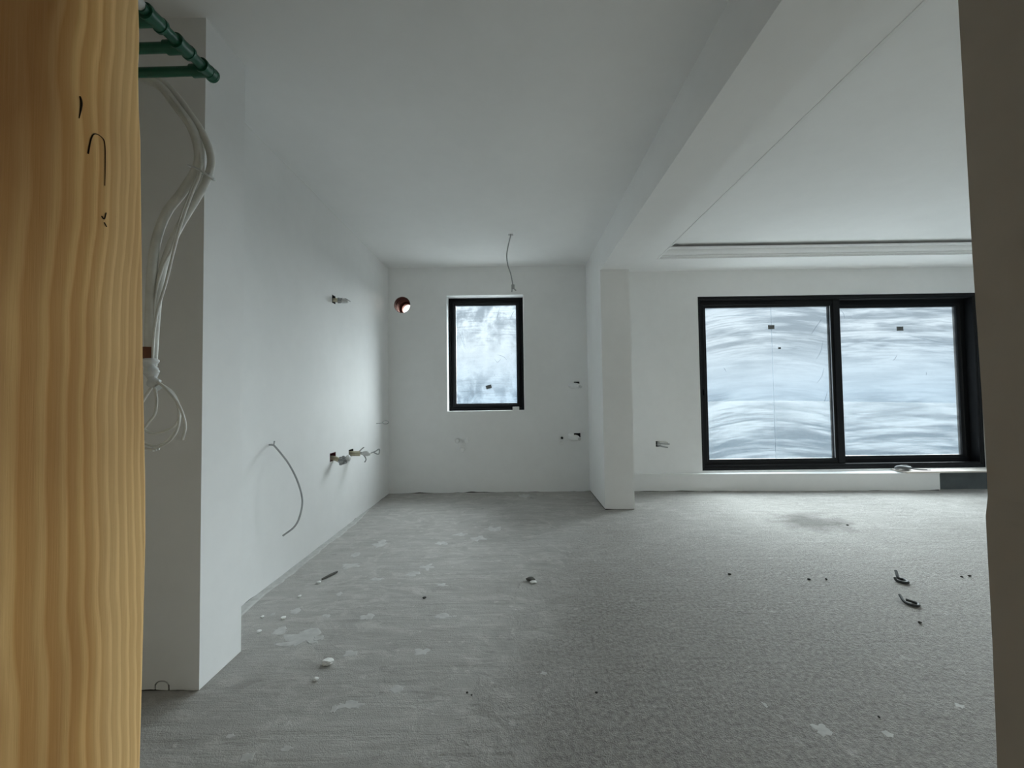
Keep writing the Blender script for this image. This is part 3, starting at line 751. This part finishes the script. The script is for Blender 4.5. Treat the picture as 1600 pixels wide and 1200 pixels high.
bulge('filler', 0.690, 0.620, 0.072, 0.036, 0.045, 'putty', o7, 5.0)
bulge('filler', 0.655, 0.640, 0.036, 0.034, 0.035, 'putty', o7, 8.0)
tube('cable_end', [(0.735, 4.80, 0.615), (0.75, 4.75, 0.607)], 0.018, 'tape', o7, 10, False)
o8 = thing('cable_stub', 'small black cable end poking from the back wall', 'cable', (0.548, YB, 0.622))
tube('sheath', [(0.548, 4.80, 0.622), (0.548, 4.765, 0.622)], 0.014, 'rubber', o8, 14, False)
tube('core', [(0.548, 4.770, 0.622), (0.548, 4.758, 0.620)], 0.006, 'dark_cable', o8, 8, False)
def cap(x, z, r, ln, m, label, droop=0.0, group=None):
    o = thing('pipe_stub', label, 'pipe plug', (x, YB, z), group)
    tube('collar', [(x, 4.80, z), (x, 4.772, z)], r * 1.22, m, o, 18, False)
    bm = bmesh.new(); sweep(bm, [(x, 4.775, z), (x, 4.775 - ln * .8, z - droop * .8), (x, 4.775 - ln, z - droop)], lambda s: r * (1 - .22 * s * s), 18, True, 4)
    link('plug', bm, m, o, True)
cap(0.540, 0.563, 0.020, 0.012, 'putty', 'small flat white plug under the black cable end')
cap(-0.668, 0.610, 0.026, 0.045, 'putty', 'left of the three white pipe plugs under the kitchen window', 0.006)
cap(-0.558, 0.612, 0.025, 0.055, 'putty', 'right of the three white pipe plugs under the kitchen window', 0.010)
cap(-0.611, 0.504, 0.027, 0.045, 'putty', 'lowest of the three white pipe plugs under the kitchen window', 0.004)
# living room outlet
o9 = thing('wall_outlet', 'open socket hole with short cables beside the sliding window', 'socket', (1.66, YB, 0.54))
liner('back_box', 1.641, 1.684, YB - .001, 4.828, 0.506, 0.569, '-y', 'blackbox', o9)
for z0, z1, dx in ((.548, .538, .125), (.522, .500, .105)):
    tube('cable', [(1.66, 4.82, z0), (1.672, 4.765, z0 - .002), (1.70, 4.745, (z0 + z1) / 2), (1.655 + dx, 4.735, z1)], 0.0085, 'grey_cable', o9, 8)
tube('cable', [(1.66, 4.82, .56), (1.675, 4.77, .562), (1.71, 4.75, .566), (1.765, 4.74, .552)], 0.007, 'white_cable', o9, 8)
bm = bmesh.new(); sweep(bm, [(1.664, 4.80, .537), (1.684, 4.76, .537)], 0.013, 10, False); link('tape_wrap', bm, 'tape', o9, True)

# ------------------------------------------------------------------ ceiling cable
oc = thing('ceiling_cable', 'grey lamp cable hanging from the kitchen ceiling', 'cable', (-0.013, 3.844, 2.65))
tube('cable', [(-0.013, 3.844, 2.70), (-0.013, 3.844, 2.650), (-0.033, 3.844, 2.570), (-0.052, 3.844, 2.478), (-0.053, 3.844, 2.417), (-0.042, 3.844, 2.349), (-0.019, 3.844, 2.275), (-0.002, 3.844, 2.182), (0.0, 3.844, 2.160)], 0.0052, 'grey_cable', oc, 8)
bm = bmesh.new(); box(bm, -0.014, 0.016, 3.834, 3.854, 2.128, 2.172, 0.004)
sweep(bm, [(-0.007, 3.844, 2.13), (-0.010, 3.844, 2.102)], 0.006, 8, False); sweep(bm, [(0.008, 3.844, 2.135), (0.030, 3.844, 2.115)], 0.006, 8, False)
link('connector', bm, 'grey_cable', oc)

# ------------------------------------------------------------------ things on the sills
sb = mbox('sill_board', 4.36, 5.478, 4.60, 4.806, 0.1965, 0.2145, 'board_pink', None, 0.002)
tag(sb, 'pale board lying on the ledge under the right window pane', 'board')
st = thing('strap', 'coiled dark grey strap lying on the sill board', 'strap', (4.41, 4.70, 0.2145))
bm = bmesh.new()
for i in range(3):
    r = 0.062 - i * .010
    ring = [Vector((4.41 + math.cos(a) * r, 4.70 + math.sin(a) * 0.03, 0.2145 + 0.030 + math.sin(a * 2 + i) * 0.006)) for a in [2 * math.pi * k / 24 for k in range(25)]]
    sweep(bm, ring, 0.020 - i * .004, 8, False, 8, 1.35)
link('coil', bm, 'strap', st, True)
tube('tail', [(4.465, 4.69, 0.236), (4.53, 4.675, 0.227), (4.60, 4.665, 0.222), (4.645, 4.66, 0.221)], 0.0065, 'strap', st, 8)
tube('tip', [(4.64, 4.66, 0.221), (4.68, 4.658, 0.2205)], 0.0055, 'steel', st, 8, False)
# small block on the kitchen window reveal
bk = mbox('spacer_block', -0.022, 0.055, 4.79, 4.85, 0.948, 0.990, 'chip', None, 0.003)
tag(bk, 'small white block standing on the kitchen window sill', 'block')

# ------------------------------------------------------------------ floor debris
def blob(bm, cx, cy, rx, ry, h, seed, seg=18, irregular=0.35):
    top = []; bot = []
    for j in range(seg):
        a = 2 * math.pi * j / seg
        k = 1 + irregular * (noise.noise(Vector((math.cos(a) * 1.6, math.sin(a) * 1.6, seed))) + .5 * noise.noise(Vector((math.cos(a) * 4, math.sin(a) * 4, seed + 3)))) * 1.6
        bot.append(bm.verts.new((cx + math.cos(a) * rx * k, cy + math.sin(a) * ry * k, 0.0002)))
        top.append(bm.verts.new((cx + math.cos(a) * rx * k * .86, cy + math.sin(a) * ry * k * .86, h)))
    c = bm.verts.new((cx, cy, h * 1.15))
    for j in range(seg):
        bm.faces.new((bot[j], bot[(j + 1) % seg], top[(j + 1) % seg], top[j])); bm.faces.new((top[j], top[(j + 1) % seg], c))
SPL = [(-0.982, 1.936, 0.090, 0.052), (-0.625, 1.508, 0.053, 0.023), (-0.727, 1.809, 0.028, 0.024), (-0.425, 1.817, 0.031, 0.025), (-0.463, 1.587, 0.024, 0.018), (-1.143, 1.986, 0.034, 0.025), (-1.267, 2.139, 0.013, 0.015), (-1.161, 2.168, 0.027, 0.030), (-0.977, 2.120, 0.020, 0.020), (-1.146, 2.930, 0.030, 0.038), (-1.102, 2.742, 0.060, 0.045), (-0.655, 2.603, 0.040, 0.033), (-0.584, 2.708, 0.046, 0.052), (-0.762, 2.098, 0.040, 0.032), (-0.377, 2.102, 0.035, 0.025), (-0.319, 2.101, 0.013, 0.012), (-0.446, 2.449, 0.035, 0.021), (-0.847, 1.298, 0.024, 0.019), (-0.740, 1.327, 0.019, 0.011), (-1.033, 3.141, 0.054, 0.057), (-0.569, 3.140, 0.037, 0.042), (-0.449, 3.338, 0.047, 0.039), (0.101, 4.592, 0.057, 0.074), (0.997, 1.382, 0.032, 0.022), (1.192, 1.362, 0.014, 0.013), (1.550, 1.478, 0.015, 0.013), (0.875, 1.492, 0.006, 0.014), (-1.011, 2.352, 0.019, 0.021), (-0.309, 3.229, 0.050, 0.044), (-0.197, 3.474, 0.070, 0.051), (0.103, 1.669, 0.013, 0.010), (-0.854, 2.536, 0.032, 0.023), (-0.953, 1.378, 0.015, 0.008)]
for i, (x, y, rx, ry) in enumerate(SPL):
    bm = bmesh.new(); blob(bm, x, y, rx, ry, 0.0008, i * 3.7, 22, 0.55 if rx > .03 else 0.35)
    if i == 0:
        blob(bm, x - .07, y - .055, .05, .016, .0016, 91, 16, .3); blob(bm, x + .045, y - .045, .022, .010, .0016, 95, 14, .4); blob(bm, x + .06, y - .01, .030, .02, .0016, 97, 14, .4)
    if i == 1: blob(bm, x - .035, y - .018, .012, .022, .0016, 55, 14, .3)
    link('plaster_splash', bm, 'splat', floor)

# mortar fillet along the foot of the left wall, child of the floor
bm = bmesh.new(); ra = []; rb = []; rc = []
for i in range(61):
    y = 1.86 + i * (4.15 - 1.86) / 60
    w = 0.050 + 0.016 * noise.noise(Vector((y * 4, 7, 0))) + 0.010 * noise.noise(Vector((y * 15, 3, 0)))
    w *= min(1.0, (4.16 - y) * 3.0 + 0.05)
    ra.append(bm.verts.new((XL - 0.002, y, 0.0055 + 0.003 * noise.noise(Vector((y * 6, 1, 0))))))
    rb.append(bm.verts.new((XL + w * .8, y, 0.0045))); rc.append(bm.verts.new((XL + w, y, 0.0002)))
for i in range(60):
    bm.faces.new((ra[i], rb[i], rb[i + 1], ra[i + 1])); bm.faces.new((rb[i], rc[i], rc[i + 1], rb[i + 1]))
tag(link('mortar_fillet', bm, 'splat', floor), 'pale mortar strip along the left wall')

def stone(name, x, y, r, m, seed, flat=0.5):
    bm = bmesh.new(); bmesh.ops.create_icosphere(bm, subdivisions=2, radius=1.0)
    for v in bm.verts:
        k = 1 + .35 * noise.noise(v.co * 1.3 + Vector((seed, 2, 1)))
        v.co = Vector((v.co.x * r * k * (1 + .3 * math.sin(seed)), v.co.y * r * k, v.co.z * r * flat * k))
    lo = min(v.co.z for v in bm.verts)
    for v in bm.verts: v.co += Vector((x, y, -lo))
    return link(name, bm, m, None, False)
CH = [((-1.195, 2.492), 'white plaster chip beside the dark stick near the left wall'), ((-1.220, 2.320), 'white plaster chip halfway along the left wall, clear of the others'),
      ((-1.233, 1.977), 'white plaster chip nearest the pier'), ((-1.183, 2.094), 'rightmost of the white chips beside the pier corner'),
      ((-0.797, 1.741), 'largest white plaster chip on the open floor before the pier'), ((-0.799, 1.641), 'small pale chip in front of the largest plaster chip'),
      ((-1.299, 2.109), 'leftmost of the white chips beside the pier corner')]
for i, ((x, y), lab) in enumerate(CH):
    tag(stone('plaster_chip', x, y, (0.013, 0.012, 0.013, 0.013, 0.020, 0.011, 0.011)[i], 'chip', i * 5.1, .45), lab, 'plaster chip', 'plaster chips on the left floor')
CR = [((1.303, 2.543), 'tiny dark crumb on the open floor right of the column'), ((1.829, 2.460), 'larger of two dark crumbs left of the cable scraps'), ((1.729, 2.462), 'smaller of two dark crumbs left of the cable scraps'),
      ((-0.192, 1.563), 'left of two tiny dark crumbs side by side in the foreground'), ((-0.174, 1.550), 'right of two tiny dark crumbs side by side in the foreground'), ((0.290, 1.557), 'lone tiny dark crumb in the middle foreground'),
      ((1.224, 1.430), 'tiny dark crumb beside the pale splash at front right'), ((1.919, 1.994), 'tiny dark crumb just in front of the nearer cable scrap'), ((-0.513, 2.289), 'tiny dark crumb between the stick and the dark rubble bit'),
      ((2.641, 2.474), 'left of two dark crumbs beside the right door reveal'), ((2.755, 3.447), 'tiny dark crumb beside the damp stain'), ((2.695, 2.481), 'right of two dark crumbs beside the right door reveal')]
for i, ((x, y), lab) in enumerate(CR):
    tag(stone('debris_crumb', x, y, 0.0042 if y < 1.7 else 0.008, 'crumb', i * 2.3 + 40, .6), lab, 'crumb', 'dark crumbs on the floor')
c1 = tube('cable_scrap', [(2.277, 2.500, 0.030), (2.247, 2.452, 0.010), (2.262, 2.436, 0.008), (2.252, 2.400, 0.008), (2.225, 2.398, 0.008), (2.212, 2.425, 0.008), (2.216, 2.44, 0.016)], 0.008, 'dark_cable', None, 8)
tag(c1, 'dark looped cable scrap on the floor, farther from the camera', 'cable scrap', 'cable scraps on the floor')
c2 = tube('cable_scrap', [(2.047, 2.231, 0.020), (2.026, 2.184, 0.008), (2.031, 2.151, 0.007), (2.054, 2.140, 0.007), (2.076, 2.160, 0.007), (2.069, 2.180, 0.007), (2.045, 2.194, 0.012)], 0.0065, 'dark_cable', None, 8)
tag(c2, 'dark looped cable scrap on the floor, nearer to the camera', 'cable scrap', 'cable scraps on the floor')
bm = bmesh.new(); sweep(bm, [(-1.192, 2.527, 0.008), (-1.168, 2.580, 0.0085), (-1.145, 2.635, 0.008)], lambda s: 0.005 + .003 * math.sin(math.pi * s), 7, True, 5)
tag(link('wood_stick', bm, 'dark_wood_chip', None), 'dark narrow stick lying along the left wall', 'stick')
bt = thing('rubble_piece', 'dark rubble bit with pale edge in the middle of the floor', 'rubble', (0.08, 2.49, 0))
a = stone('stone', 0.083, 2.495, 0.021, 'dark_wood_chip', 71, .5); a.parent = bt; a.matrix_parent_inverse = Matrix.Translation(bt.location).inverted()
a = stone('plaster_edge', 0.098, 2.462, 0.016, 'chip', 77, .35); a.parent = bt; a.matrix_parent_inverse = Matrix.Translation(bt.location).inverted()
